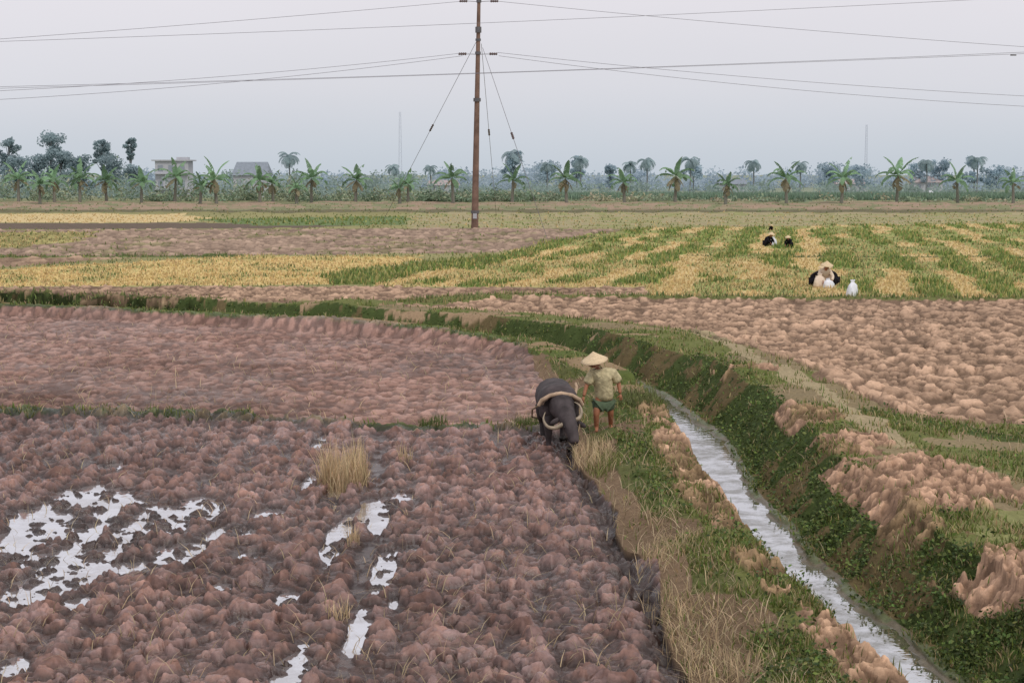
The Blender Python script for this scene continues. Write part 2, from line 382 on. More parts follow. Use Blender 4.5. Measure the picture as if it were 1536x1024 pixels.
def blades(name,P,hg,wd,lean,col,mat=VEG):
    n=len(P)
    if n==0:return
    a=rng.uniform(0,2*math.pi,n);b=rng.uniform(0,2*math.pi,n)
    S=np.stack([np.cos(a),np.sin(a),0*a],1)*(wd/2)[:,None]
    Ld=np.stack([np.cos(b),np.sin(b),0*a],1)*(lean*hg)[:,None]
    up=np.zeros((n,3));up[:,2]=hg*np.sqrt(np.clip(1-np.minimum(lean,.97)**2,.04,1))
    B=P-np.array([0,0,.015])
    M=B+up*.55+Ld*.35;Tp=B+up+Ld
    V=np.stack([B-S,B+S,M-S*.75,M+S*.75,Tp],1).reshape(-1,3)
    o=np.arange(n)[:,None]*5
    Fc=np.concatenate([o+[0,1,3],o+[0,3,2],o+[2,3,4]],1).reshape(-1,3)
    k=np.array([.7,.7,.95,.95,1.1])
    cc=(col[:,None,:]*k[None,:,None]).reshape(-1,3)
    return npmesh(name,V,Fc,cc,False,mat)
def quads(P,size,asp=.6,upb=.3):
    n=len(P);nrm=rng.normal(size=(n,3));nrm[:,2]=np.abs(nrm[:,2])+upb;nrm/=np.linalg.norm(nrm,axis=1)[:,None]
    r=rng.normal(size=(n,3));u=np.cross(nrm,r);u/=np.linalg.norm(u,axis=1)[:,None];v=np.cross(nrm,u)
    u*=size[:,None];v*=(size*asp)[:,None]
    V=np.stack([P-u,P-v,P+u,P+v],1).reshape(-1,3)
    return V,(np.arange(n)[:,None]*4+np.arange(4))
def leaves(name,P,size,col,mat=VEG,asp=.6,upb=.3):
    V,Fc=quads(P,size,asp,upb);return npmesh(name,V,Fc,np.repeat(col,4,0),False,mat)
def jit(n,base,var=.3,hv=.1):
    k=1+var*(rng.random((n,1))*2-1)
    return np.clip(np.asarray(base)[None]*k*(1+hv*(rng.random((n,3))*2-1)),0,1)
def cand(n,v0,v1,u0=-150,u1=1690):
    v=rng.uniform(v0,v1,n);u=rng.uniform(u0,u1,n)
    xr=(u-768)/F;yr=-(v-512)/F;dz=-sT+yr*cT;t=-CH/dz
    return xr*t,(cT+yr*sT)*t
def scat(n,v0,v1):
    X,Y=cand(n,v0,v1);t=terrain(X,Y);return X,Y,t
X,Y,t=scat(680000,455,1090)
P=np.stack([X,Y,t['z']],1);r=rng.random(len(X));nn=fbm(X/.6,Y/.6,333,3)
m=r<t['g']*.55*sst(.32,.68,nn)
n=m.sum();c=jit(n,C(108,120,62),.4,.15);dr=rng.random(n)<.33;c[dr]=jit(dr.sum(),C(172,154,118),.25)
D=Y[m]
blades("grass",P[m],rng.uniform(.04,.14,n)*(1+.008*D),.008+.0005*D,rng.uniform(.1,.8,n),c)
r=rng.random(len(X));n5=fbm(X/.4,Y/.4,71,3)
m=r<t['w']*.95*sst(.22,.6,n5);n=m.sum();D=Y[m];Pw=P[m].copy();Pw[:,2]+=rng.random(n)**1.5*.2*n5[m]*1.5
dkc=np.where((rng.random(n)<.5)[:,None],jit(n,C(68,82,46),.35,.15),jit(n,C(100,114,62),.35,.15))
leaves("ditch_weeds",Pw,rng.uniform(.012,.032,n)*(1+.012*D),dkc*(.45+1.1*n5[m])[:,None])
r=rng.random(len(X))
m=r<t['st']*.06;n=m.sum();D=Y[m]
blades("dry_straw",P[m]+[0,0,.015],rng.uniform(.08,.34,n),.007+.0003*D,rng.uniform(.5,1.1,n),jit(n,C(190,170,140),.35,.05))
X,Y,t=scat(420000,316,470)
P=np.stack([X,Y,t['z']],1);r=rng.random(len(X))
m=r<t['rg']*.45;n=m.sum();D=Y[m]
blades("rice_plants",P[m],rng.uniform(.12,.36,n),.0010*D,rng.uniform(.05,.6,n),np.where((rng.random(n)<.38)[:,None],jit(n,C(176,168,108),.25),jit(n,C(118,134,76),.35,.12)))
r=rng.random(len(X))
m=r<t['rs']*.35;n=m.sum();D=Y[m]
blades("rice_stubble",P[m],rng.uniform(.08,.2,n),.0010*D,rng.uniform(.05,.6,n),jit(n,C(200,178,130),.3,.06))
r=rng.random(len(X))
m=(r<t['g']*.25)&(Y>62);n=m.sum();D=Y[m]
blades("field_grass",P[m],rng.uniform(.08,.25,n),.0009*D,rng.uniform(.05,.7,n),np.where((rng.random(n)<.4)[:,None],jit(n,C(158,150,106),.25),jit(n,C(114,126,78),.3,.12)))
def zatm(x,y,w=.4):
    a=np.array([x-w,x,x+w,x,x]);b=np.array([y,y-w,y,y+w,y]);return float(np.mean(terrain(a,b)['z']))
def clump(cx,cy,rx,ry,n,h0,h1,name="straw_clump",colr=(196,174,140),lean=.45,w=.012):
    a=rng.uniform(0,2*math.pi,n);q=np.sqrt(rng.random(n))
    X=cx+rx*q*np.cos(a);Y=cy+ry*q*np.sin(a);z=terrain(X,Y)['z']
    blades(name,np.stack([X,Y,z],1),rng.uniform(h0,h1,n),np.full(n,w),rng.uniform(.02,lean,n),jit(n,C(*colr),.45,.05))
x,y=gp(515,728);clump(x,y+.2,.38,.75,620,.25,.85,w=.014,lean=.45);clump(x,y+.2,.45,.8,260,.1,.5,w=.012,lean=.9)
x,y=gp(890,690);clump(x,y,.38,1.4,500,.12,.38,lean=.8)
x,y=gp(905,705);clump(x,y,.3,1.2,400,.08,.25,colr=(120,126,70),lean=.8,name="grass_clump")
x,y=gp(530,815);clump(x,y,.1,.2,50,.15,.35)
x,y=gp(608,690);clump(x,y,.12,.3,50,.15,.35)
x,y=gp(505,925);clump(x,y,.14,.25,60,.15,.3,lean=.8)
for (u,v,n) in [(1000,830,110),(1010,900,130),(1040,960,150),(1075,1000,180),(1140,1010,90),(985,780,80),(1040,925,90),(990,850,70),(950,760,60),(900,900,14),(800,780,12),(700,960,14),(880,1000,14)]:
    x,y=gp(u,v,.1);clump(x,y,.34,.6,n,.08,.40,lean=1.15,w=.009)
for (u,v) in [(650,640),(790,640)]:
    x,y=gp(u,v);clump(x,y,.3,.5,260,.1,.28,colr=(90,104,58),name="grass_clump",lean=.6)
x,y=gp(955,612,.1);clump(x,y,.6,1.2,800,.1,.3,colr=(110,116,74),name="grass_clump",lean=.8,w=.02)

def banana_mesh(name,seed,H=6.3):
    r=np.random.default_rng(seed);V=[];Fc=[];CC=[]
    green=C(92,118,90,1.7)*r.uniform(.8,1.15);trunkc=C(138,136,126,1.1)  # leaf green includes painted distance haze
    def tube(p0,p1,r0,r1,c,seg=8,steps=5):
        b=len(V)
        for i in range(steps+1):
            t=i/steps;p=p0.lerp(p1,t);rr=r0+(r1-r0)*t
            for j in range(seg):
                a=2*math.pi*j/seg;V.append((p.x+rr*math.cos(a),p.y+rr*math.sin(a),p.z));CC.append(c*(.85+.3*r.random()))
        for i in range(steps):
            for j in range(seg):
                Fc.append((b+i*seg+j,b+i*seg+(j+1)%seg,b+(i+1)*seg+(j+1)%seg,b+(i+1)*seg+j))
    hs=H*.52
    lx=r.uniform(-.25,.25);top=Vector((lx,0,hs))
    tube(Vector((0,0,-.3)),top,.26,.15,trunkc)
    nl=r.integers(11,15);a0=r.uniform(0,6)
    for k in range(nl):
        az=a0+k*2.4+r.uniform(-.3,.3);el=[1.4,1.2,1.05,.9,.8,.7,.55,.45,.3,.15,-.3,-.7,-.9,-1.,-.8][k]+r.uniform(-.12,.12)
        L=H*r.uniform(.46,.58)*(1 if k<10 else .6);W=H*r.uniform(.058,.078);dead=k>9
        c=green*r.uniform(.7,1.3) if not dead else C(138,130,106,1.2)*r.uniform(.7,1.1)
        p=top.copy();n=12;d=el;row=[]
        for i in range(n+1):
            t=i/n
            dirv=Vector((math.cos(az)*math.cos(d),math.sin(az)*math.cos(d),math.sin(d)))
            side=Vector((-math.sin(az),math.cos(az),0))
            w=0.03 if t<.12 else W*math.sin(min(1,(t-.1)/.9)**.7*math.pi)**.6+.02
            wl=w*r.uniform(.75,1.1);wr=w*r.uniform(.75,1.1);drp=.6
            row.append((p-side*wl-Vector((0,0,wl*drp)),p.copy(),p+side*wr-Vector((0,0,wr*drp))))
            p=p+dirv*(L/n);d-= (1.7 if not dead else .8)/n*(.4+1.5*t)*(1.15 if el<1.1 else .6)
        for i in range(n):
            for sd in (0,1):
                if r.random()<.08 and i>2: continue
                b=len(V);A=row[i];B=row[i+1]
                e0=A[2*sd].lerp(B[2*sd],r.uniform(0,.12));e1=B[2*sd].lerp(A[2*sd],r.uniform(0,.22))
                V.extend([tuple(A[1]),tuple(e0),tuple(e1),tuple(B[1])]);Fc.append((b,b+1,b+2,b+3))
                sh=r.uniform(.85,1.15);CC.extend([c*sh]*4)
    return npmesh(name,np.array(V),np.array(Fc),np.array(CC),False,VEG)
BX=[28,82,120,160,212,262,325,390,467,533,612,680,768,850,937,1013,1088,1180,1262,1345,1437,1520,-60,1600,1660,60,300,410,445,600]
BT=[240,243,240,244,248,236,238,243,238,242,254,236,244,238,247,232,252,236,236,229,243,248,240,240,236,252,256,252,262,262]
BB=[306,306,304,304,302,306,306,306,304,302,300,304,298,304,300,300,294,300,302,304,298,302,304,300,300,302,302,302,302,300]
for i,(u,tp,bt) in enumerate(zip(BX,BT,BB)):
    D=random.uniform(236,250)
    p=wp(u,bt,D);zb=zatm(p.x,D)
    ht=(wp(u,tp,D).z-zb)*1.06
    o=banana_mesh("banana_plant",100+i,ht);o.location=(p.x,D,zb-.1)
def undergrowth(name,segs,n,c1,c2,size=.3):
    Ps=[];Cs=[]
    for k in range(n):
        u0,u1,top,bot,D0,D1=segs[random.randrange(len(segs))]
        u=random.uniform(u0,u1);D=random.uniform(D0,D1);x=wp(u,290,D).x
        zt=wp(u,top,D).z;zb=.9
        h=(zt-zb)*random.uniform(.25,1.1)*(0.5+.9*float(vn(np.array([x/6.]),np.array([D/30.]),4)[0]))
        m=50;q=rng.normal(size=(m,3))*[.9,.9,.30]
        P=np.array([x,D,zb+h*.5])+q*[.8,.8,h]
        P=P[P[:,2]>.5];Ps.append(P);Cs.append(jit(len(P),(np.array(c1) if random.random()<.6 else np.array(c2))*random.uniform(.75,1.2),.3,.06))
    P=np.concatenate(Ps);leaves(name,P,rng.uniform(size*.5,size*1.2,len(P)),np.concatenate(Cs),asp=.45)
undergrowth("hedge_undergrowth",[(-150,220,264,300,252,268),(220,470,268,300,252,268),(440,700,280,300,252,268),(640,800,286,302,250,262)],360,C(106,122,102,1.5),C(132,138,116,1.5))
undergrowth("hedge_undergrowth",[(800,1000,291,300,250,262),(950,1540,294,300,250,260)],80,C(114,126,106,1.6),C(140,136,116,1.6))
n=26000
X=rng.uniform(-10,110,n);Y=rng.uniform(268,300,n)
blades("corn_crop",np.stack([X,Y,np.full(n,.6)],1),rng.uniform(1.0,1.75,n),np.full(n,.3),rng.uniform(.05,.5,n),jit(n,C(106,126,108,1.4),.2,.06))
def cloud(centers,radii,nper,size,c,shade=.35):
    Ps=[];Cs=[]
    for ce,ra in zip(centers,radii):
        d=rng.normal(size=(nper,3));d/=np.linalg.norm(d,axis=1)[:,None]
        q=rng.random(nper)**.45
        P=np.array(ce)+d*q[:,None]*np.array(ra)
        k=rng.uniform(1-shade,1+shade)*np.ones(nper)
        Ps.append(P);Cs.append(np.clip(np.asarray(c)[None]*k[:,None]*(1+.12*(rng.random((nper,1))-.5)),0,.9))
    P=np.concatenate(Ps);Cc=np.concatenate(Cs)
    return P,rng.uniform(.5,1.2,len(P))*size,Cc
def tube_np(pts,rads,seg=6):
    V=[];Fc=[]
    for p,r in zip(pts,rads):
        for j in range(seg):
            a=2*math.pi*j/seg;V.append((p[0]+r*math.cos(a),p[1]+r*math.sin(a),p[2]))
    for i in range(len(pts)-1):
        for j in range(seg): Fc.append((i*seg+j,i*seg+(j+1)%seg,(i+1)*seg+(j+1)%seg,(i+1)*seg+j))
    return np.array(V),np.array(Fc)
def tree(name,x,y,H,Wd,c,tc,cb=.3,ncl=14,nper=90,leaf=.35):
    Vs=[];Fs=[];Cs=[];off=0
    def add(V,Fc,cc):
        nonlocal off
        Vs.append(V);Fs.append(Fc+off);Cs.append(cc);off+=len(V)
    V,Fc=tube_np([(0,0,0),(.1,0,H*.3),(-.1,.1,H*.6),(.1,0,H*.85)],[H*.022,H*.017,H*.011,H*.004]);add(V,Fc,np.tile(tc,(len(V),1)))
    cen=[];rad=[]
    for i in range(ncl):
        t=random.uniform(cb,.93);a=random.uniform(0,6.28);rr=Wd/2*random.uniform(.1,.8)*math.sin(min(1,(1-t)/(1-cb)*.9+.25)*math.pi*.62)
        ce=(rr*math.cos(a),rr*math.sin(a),t*H);cen.append(ce)
        q=random.uniform(.10,.22)*Wd;rad.append((q,q,q*.8))
        V,Fc=tube_np([(0,0,t*H*.7),(ce[0]*.6,ce[1]*.6,t*H*.9),ce],[H*.008,H*.005,H*.002],5);add(V,Fc,np.tile(tc,(len(V),1)))
    P,s,cc=cloud(cen,rad,nper,leaf,c,.15)
    V,Fc=quads(P,s,.6,.3);add(V,Fc,np.repeat(cc,4,0))
    o=npmesh(name,np.concatenate(Vs),np.concatenate(Fs),np.concatenate(Cs),False,VEGF);o.location=(x,y,0)
hz2=C(116,130,134,1.9);tcol=C(124,128,130,1.7)  # aerial haze painted into leaf and trunk colours
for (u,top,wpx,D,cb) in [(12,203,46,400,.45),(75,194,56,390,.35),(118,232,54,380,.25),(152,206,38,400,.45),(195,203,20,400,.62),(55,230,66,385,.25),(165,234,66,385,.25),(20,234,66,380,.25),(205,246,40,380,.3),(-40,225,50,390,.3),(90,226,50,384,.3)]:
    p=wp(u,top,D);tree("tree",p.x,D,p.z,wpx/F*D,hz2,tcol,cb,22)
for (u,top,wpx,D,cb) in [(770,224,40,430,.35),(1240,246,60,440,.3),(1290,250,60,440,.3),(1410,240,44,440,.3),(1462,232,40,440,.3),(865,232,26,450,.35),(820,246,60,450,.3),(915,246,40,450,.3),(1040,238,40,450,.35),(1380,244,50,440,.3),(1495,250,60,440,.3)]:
    p=wp(u,top,D);tree("tree",p.x,D,p.z,wpx/F*D,C(128,142,150,2.0),tcol,cb,ncl=18,nper=80)  # bluish, paler leaf colour stands in for haze
cen=[];rad=[]
for i in range(340):
    D=random.uniform(480,640);u=random.uniform(-250,1800)
    env=254+8*math.sin(u/70.)+5*math.sin(u/23.+1)+ (6 if u<420 else 0)
    zt=wp(u,env+random.uniform(-5,12),D).z;x=wp(u,260,D).x
    q=random.uniform(2.2,4.5)
    for k in range(3):
        cen.append((x+random.uniform(-3,3),D,max(1,zt*random.uniform(.3,.95)-q*.5)));rad.append((q,q,q*.85))
P,s,cc=cloud(cen,rad,60,.6,C(138,150,160,1.85),.06)  # distance haze is in this pale leaf colour
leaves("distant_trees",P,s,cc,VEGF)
cen=[];rad=[]
for i in range(310):
    D=random.uniform(310,420);u=random.uniform(-250,1800) if i<230 else random.uniform(-250,640)
    x=wp(u,260,D).x;zt=wp(u,random.uniform(268,282) if i<230 else random.uniform(252,272),D).z;q=random.uniform(1.5,2.6)
    cen.append((x,D,max(.8,zt-q)));rad.append((q*1.5,q,q))
    if i>=230: cen.append((x,D,max(.8,zt-2.6*q)));rad.append((q*1.5,q,q))
P,s,cc=cloud(cen,rad,70,.42,C(120,134,130,1.8),.1)  # bush colour lightened to paint in haze
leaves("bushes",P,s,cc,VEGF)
def palm(name,x,y,H,c,tc):
    V,Fc=tube_np([(0,0,0),(.2,0,H*.4),(.1,0,H*.75),(0,0,H*.86)],[.24,.18,.15,.13]);Vs=[V];Fs=[Fc];Cs=[np.tile(tc,(len(V),1))];off=len(V)
    for k in range(20):
        az=k*2.39;d=random.uniform(-.3,1.25);p=Vector((0,0,H*.86));L=H*.32;n=8
        vv=[];ff=[]
        for i in range(n):
            dv=Vector((math.cos(az)*math.cos(d),math.sin(az)*math.cos(d),math.sin(d)));sd=Vector((-math.sin(az),math.cos(az),0))
            q=p+dv*(L/n)
            for sgn in (-1,1):
                for h in range(3):
                    a=p.lerp(q,h/3);w=L*.2*math.sin((i+.7)/(n+.6)*math.pi)**.6
                    b=a+sd*sgn*w+dv*w*.5-Vector((0,0,w*.5));bb=len(vv)
                    vv+= [tuple(a),tuple(b),tuple(b+dv*.08),tuple(a+dv*L/n*.3)];ff.append((bb,bb+1,bb+2,bb+3))
            p=q;d-=.28
        vv=np.array(vv);ff=np.array(ff)
        Vs.append(vv);Fs.append(ff+off);Cs.append(np.tile(c*random.uniform(.8,1.2),(len(vv),1)));off+=len(vv)
    o=npmesh(name,np.concatenate(Vs),np.concatenate(Fs),np.concatenate(Cs),False,VEGF);o.location=(x,y,0)
for (u,top,D) in [(433,226,400),(768,222,430),(870,232,430),(970,234,420),(1035,232,420),(945,240,430),(1130,236,420),(1200,240,420),(1390,236,420),(1466,232,420),(590,244,400),(645,246,420),(820,240,430)]:
    p=wp(u,top,D);palm("coconut_palm",p.x,D,p.z,C(120,134,138,1.9),tcol)  # frond colour has haze painted in

def box(name,c,s,mat,par=None,bev=.0):
    x,y,z=[q/2 for q in s]
    V=[(a*x+c[0],b*y+c[1],d*z+c[2]) for a in(-1,1) for b in(-1,1) for d in(-1,1)]
    Fc=[(0,1,3,2),(4,6,7,5),(0,4,5,1),(2,3,7,6),(0,2,6,4),(1,5,7,3)]
    me=bpy.data.meshes.new(name);me.from_pydata(V,[],Fc);o=bpy.data.objects.new(name,me);sc.collection.objects.link(o)
    me.materials.append(mat)
    if par:o.parent=par
    return o
def empty(name,loc,rz=0):
    e=bpy.data.objects.new(name,None);e.location=loc;e.rotation_euler[2]=rz;sc.collection.objects.link(e);e.empty_display_size=.2;return e
def pymesh(name,V,Fc,mat,par=None,smooth=False):
    me=bpy.data.meshes.new(name);me.from_pydata(V,[],Fc);o=bpy.data.objects.new(name,me);sc.collection.objects.link(o);me.materials.append(mat)
    if smooth: me.polygons.foreach_set("use_smooth",[True]*len(me.polygons))
    if par:o.parent=par
    return o
def curve(name,pts,r,mat,par=None,radii=None,res=3):
    cu=bpy.data.curves.new(name,'CURVE');cu.dimensions='3D';cu.bevel_depth=r;cu.bevel_resolution=res;cu.use_fill_caps=True
    sp=cu.splines.new('POLY');sp.points.add(len(pts)-1)
    for i,p in enumerate(pts):
        sp.points[i].co=(*p,1)
        if radii: sp.points[i].radius=radii[i]
    o=bpy.data.objects.new(name,cu);sc.collection.objects.link(o);cu.materials.append(mat)
    if par:o.parent=par
    return o
wallw=simple("plaster_hazy",C(174,176,182),.9,.1,1,.08);roofg=simple("roof_grey",C(126,134,144,1.2),.8,.1,2,.12);win=simple("window_dark",C(138,146,156),.4,.4,2,.1);roofr=simple("roof_tile",C(154,144,144,1.2),.8,.1,2,.15)  # distance haze painted into wall, roof and window colours
def house(name,u0,u1,top,D,roof,flat_=False):
    a=wp(u0,top,D);b=wp(u1,top,D);W=b.x-a.x;cx=(a.x+b.x)/2;H=a.z
    e=empty(name,(cx,D,0));dp=W*.7
    if flat_:
        box("walls",(0,0,(H-.5)/2),(W*.88,dp,H-.5),wallw,e)
        box("roof_slab",(0,0,H-.38),(W*1.05,dp*1.15,.25),wallw,e)
        box("stair_tower",(W*.22,1,H+.02),(W*.3,2.4,.55),wallw,e)
        for fl in (H-1.9,H-5.0):
            for k in (-.3,-.02,.28): box("window",(W*k,-dp/2-.02,fl),(W*.13,.1,1.2),win,e)
            box("balcony",(0,-dp/2-.45,fl-1.15),(W*.9,.8,.15),wallw,e)
    else:
        eh=H*.66
        box("walls",(0,0,eh/2),(W*.92,dp,eh),wallw,e)
        x=W/2;y=dp/2+.4
        pymesh("roof",[(-x,-y,eh-.1),(x,-y,eh-.1),(x,y,eh-.1),(-x,y,eh-.1),(-x*.82,0,H),(x*.82,0,H)],[(0,1,5,4),(2,3,4,5),(0,4,3),(1,2,5),(0,3,2,1)],roof,e)
        for k in (-.3,.0,.3): box("window",(W*k,-dp/2-.02,eh*.6),(W*.1,.1,1.3),win,e)
house("flat_roofed_house",233,289,238,345,wallw,True)
house("grey_roofed_house",350,407,243,340,roofg)
house("tile_roofed_house",1366,1412,264,440,roofr);house("tile_roofed_house",1250,1300,268,460,roofr);house("tile_roofed_house",640,690,270,440,roofr)
house("tile_roofed_house",1075,1120,268,450,roofg)
mastm=simple("mast_steel",C(176,182,196,1.2),.6,.3,1,.05)
def mast(u,top,D):
    p=wp(u,top,D);H=p.z;e=empty("lattice_mast",(p.x,D,0));w0,w1=1.1,.5
    def cor(k,t):
        w=(w0+(w1-w0)*t)/2;return ((-w,w,w,-w)[k],(-w,-w,w,w)[k],H*t)
    for k in range(4): curve("leg",[cor(k,0),cor(k,1)],.04,mastm,e,res=1)
    n=24
    for k in range(4):
        pts=[cor((k+(i%2))%4,i/n) for i in range(n+1)];curve("brace",pts,.025,mastm,e,res=1)
mast(600,168,560);mast(1300,187,700)

polem=simple("weathered_concrete",C(118,96,86),.85,.2,1.5,.3,.02);metal=simple("galvanised_metal",C(90,88,92),.5,.5,5,.2);porc=simple("insulator",C(80,62,60),.3,.5,5,.15)
px,PD=gp(712,343,.25)
pole=empty("utility_pole",(px,PD,0))
lean=.43/21
def pp(z): return Vector((lean*z,0,z))
seg=12;V=[];Fc=[]
zs=[0,5,10,15,18,21,24]
for z_ in zs:
    r_=.32-.0085*z_
    for j in range(seg):
        a=2*math.pi*j/seg;q=pp(z_);V.append((q.x+r_*math.cos(a),r_*math.sin(a),z_))
for i in range(len(zs)-1):
    for j in range(seg): Fc.append((i*seg+j,i*seg+(j+1)%seg,(i+1)*seg+(j+1)%seg,(i+1)*seg+j))
pymesh("shaft",V,Fc,polem,pole,True)
def band(z_,r_,h_,m=metal):
    q=pp(z_);V=[];Fc=[]
    for k,zz in enumerate((-h_/2,h_/2)):
        for j in range(12):
            a=2*math.pi*j/12;V.append((q.x+r_*math.cos(a),r_*math.sin(a),z_+zz))
    for j in range(12): Fc.append((j,(j+1)%12,12+(j+1)%12,12+j))
    Fc+= [tuple(range(11,-1,-1)),tuple(range(12,24))]
    pymesh("clamp_band",V,Fc,m,pole)
zv=lambda v: wp(712,v,PD).z
band(zv(45),.27,.5);band(zv(60),.24,.2);band(zv(150),.33,.3);band(zv(80),.25,.25);band(zv(2),.22,.25)
band(zv(318),.37,.25)
box("number_plate",(0.0+lean*zv(322),-.34,zv(324)),(.34,.03,.45),wallw,pole)
def insul(p0,p1,r=.09):
    p0=Vector(p0);p1=Vector(p1);n=9;pts=[p0.lerp(p1,i/(n-1)) for i in range(n)];rad=[1.0 if i%2 else .35 for i in range(n)]
    curve("insulator_string",pts,r,porc,pole,rad)
for v in (3,82):
    z_=zv(v)
    for sx in (-1,1):
        x0=lean*z_+sx*.25;x1=lean*z_+sx*1.7
        for dy_,dz_ in ((-.4,-.02),(.4,.12)):
            insul((x1-sx*.7,dy_*.8,z_+dz_),(x1,dy_,z_+dz_));curve("strain_link",[(lean*z_,0,z_),(x1-sx*.7,dy_*.8,z_+dz_)],.012,metal,pole)
wirem=simple("power_cable",C(120,118,128),.5,.3,1,.05)
guym=simple("guy_cable",C(96,90,92),.5,.3,1,.05)
def guy(u0,v0,u1,v1,dD,ui,vi):
    a=wp(u0,v0,PD);b=wp(u1,v1,PD+dD)
    L=lambda p:(p.x-px,p.y-PD,p.z)
    g=b+(b-a)*((b.z-.2)/(a.z-b.z))
    curve("guy_wire",[L(a),L(g)],.02,guym,pole,res=1)
    t=(vi-v0)/(v1-v0);c=a.lerp(b,t-.02);d=a.lerp(b,t+.035);insul(L(c),L(d),.11)
guy(717,58,617,250,12,652,187);guy(724,72,781,240,-14,762,205);guy(722,66,738,250,30,730,190)
def wire(a,b,D0,D1,sag=0,r=.018):
    P0=wp(*a,D0);P1=wp(*b,D1);n=30;pts=[]
    for i in range(n+1):
        t=i/n;p=P0.lerp(P1,t);p.z-=4*sag*t*(1-t);pts.append(p)
    curve("power_line",pts,r,wirem,None,res=1)
wire((696,2),(-500,92),PD,PD-16,.25);wire((744,2),(2000,98),PD,PD+10,.5)
wire((-500,78),(1900,-24),148,150,.5)
wire((692,80),(-500,150),PD,PD-14,.9);wire((694,84),(-500,164),PD,PD-8,1.1)
wire((746,79),(2000,160),PD,PD+10,.9);wire((748,84),(2000,172),PD,PD+14,1.3)
wire((-500,141),(1900,62),147,149,.5);wire((-500,146),(1900,66),149,151,.3)
box("line_spacer",(0,0,0),(.5,.1,.1),metal).location=wp(1520,83,148)

def skin(name,pts,edges,mat,par,roots=(0,),sub=2):
    me=bpy.data.meshes.new(name);me.from_pydata([p[0] for p in pts],edges,[])
    o=bpy.data.objects.new(name,me);sc.collection.objects.link(o)
    md=o.modifiers.new("skin","SKIN");md.use_smooth_shade=True
    sv=me.skin_vertices[0].data
    for i,p in enumerate(pts):
        r=p[1];sv[i].radius=(r,r) if not isinstance(r,tuple) else r
        sv[i].use_root=(i in roots)
    sb=o.modifiers.new("sub","SUBSURF");sb.levels=sub;sb.render_levels=sub
    me.materials.append(mat)
    if par:o.parent=par
    return o
skinm=simple("human_skin",C(150,100,74),.55,.3,20,.12);shirtm=simple("khaki_shirt",C(186,174,140),.9,.1,14,.26,.03);shortm=simple("green_shorts",C(84,98,78),.9,.1,14,.2,.01)
hairm=simple("black_hair",C(32,28,28),.5,.3,30,.2);blackc=simple("black_cloth",C(34,32,38),.9,.1,12,.2,.01);creamc=simple("cream_cloth",C(214,196,178),.9,.1,10,.1,.02);whitec=simple("white_plastic_sack",C(218,220,228),.6,.3,6,.1,.03)
strawhat=simple("palm_leaf_hat",C(206,184,152),.8,.15,30,.15,.004)
eye_m=simple("eye_dark",C(25,20,20),.3,.5,10,.1)
lipm=simple("lips",C(120,66,56),.5,.3,10,.1)
def ellip(name,c,r,mat,par,rot=(0,0,0),seg=16):
    V=[];Fc=[];nr=10
    R=Euler(rot).to_matrix()
    for i in range(nr+1):
        th=math.pi*i/nr
        for j in range(seg):
            a=2*math.pi*j/seg
            v=R@Vector((r[0]*math.sin(th)*math.cos(a),r[1]*math.sin(th)*math.sin(a),r[2]*math.cos(th)))+Vector(c);V.append(tuple(v))
    for i in range(nr):
        for j in range(seg): Fc.append((i*seg+j,(i+1)*seg+j,(i+1)*seg+(j+1)%seg,i*seg+(j+1)%seg))
    return pymesh(name,V,Fc,mat,par,True)
def hat(c,par,r=.25,h=.17,rot=(0,0,0)):
    V=[];Fc=[];seg=32;prof=[(.001,h),(r*.12,h*.86),(r*.5,h*.46),(r*.8,h*.18),(r,0),(r*.985,-.006),(r*.8,h*.13),(r*.5,h*.40),(.001,h*.9)]
    R=Euler(rot).to_matrix()
    for (a,z_) in prof:
        for j in range(seg):
            t=2*math.pi*j/seg;V.append(tuple(R@Vector((a*math.cos(t),a*math.sin(t),z_))+Vector(c)))
    for i in range(len(prof)-1):
        for j in range(seg): Fc.append((i*seg+j,(i+1)*seg+j,(i+1)*seg+(j+1)%seg,i*seg+(j+1)%seg))
    return pymesh("conical_hat",V,Fc,strawhat,par,True)
def head(c,par,rot,s=1.0):
    e=empty("head",c);e.parent=par;e.rotation_euler=rot;e.scale=(s,s,s)
    skin("skull_and_jaw",[((0,.01,.03),(.078,.09)),((0,.0,-.03),(.066,.078)),((0,-.02,-.085),(.04,.045)),((0,.005,.09),(.06,.07))],[(0,1),(1,2),(0,3)],skinm,e)
    pymesh("nose",[(-.014,-.078,-.02),(.014,-.078,-.02),(0,-.108,-.024),(0,-.08,.03)],[(0,1,2),(1,3,2),(3,0,2),(0,3,1)],skinm,e,True)
    for q in(-1,1):
        ellip("ear",(q*.08,.01,0),(.012,.02,.032),skinm,e);ellip("eye",(q*.03,-.078,.02),(.013,.008,.007),eye_m,e)
        ellip("brow",(q*.03,-.082,.038),(.02,.006,.004),hairm,e)
    ellip("mouth",(0,-.078,-.055),(.022,.006,.005),lipm,e)
    ellip("hair",(0,.018,.045),(.085,.09,.085),hairm,e)
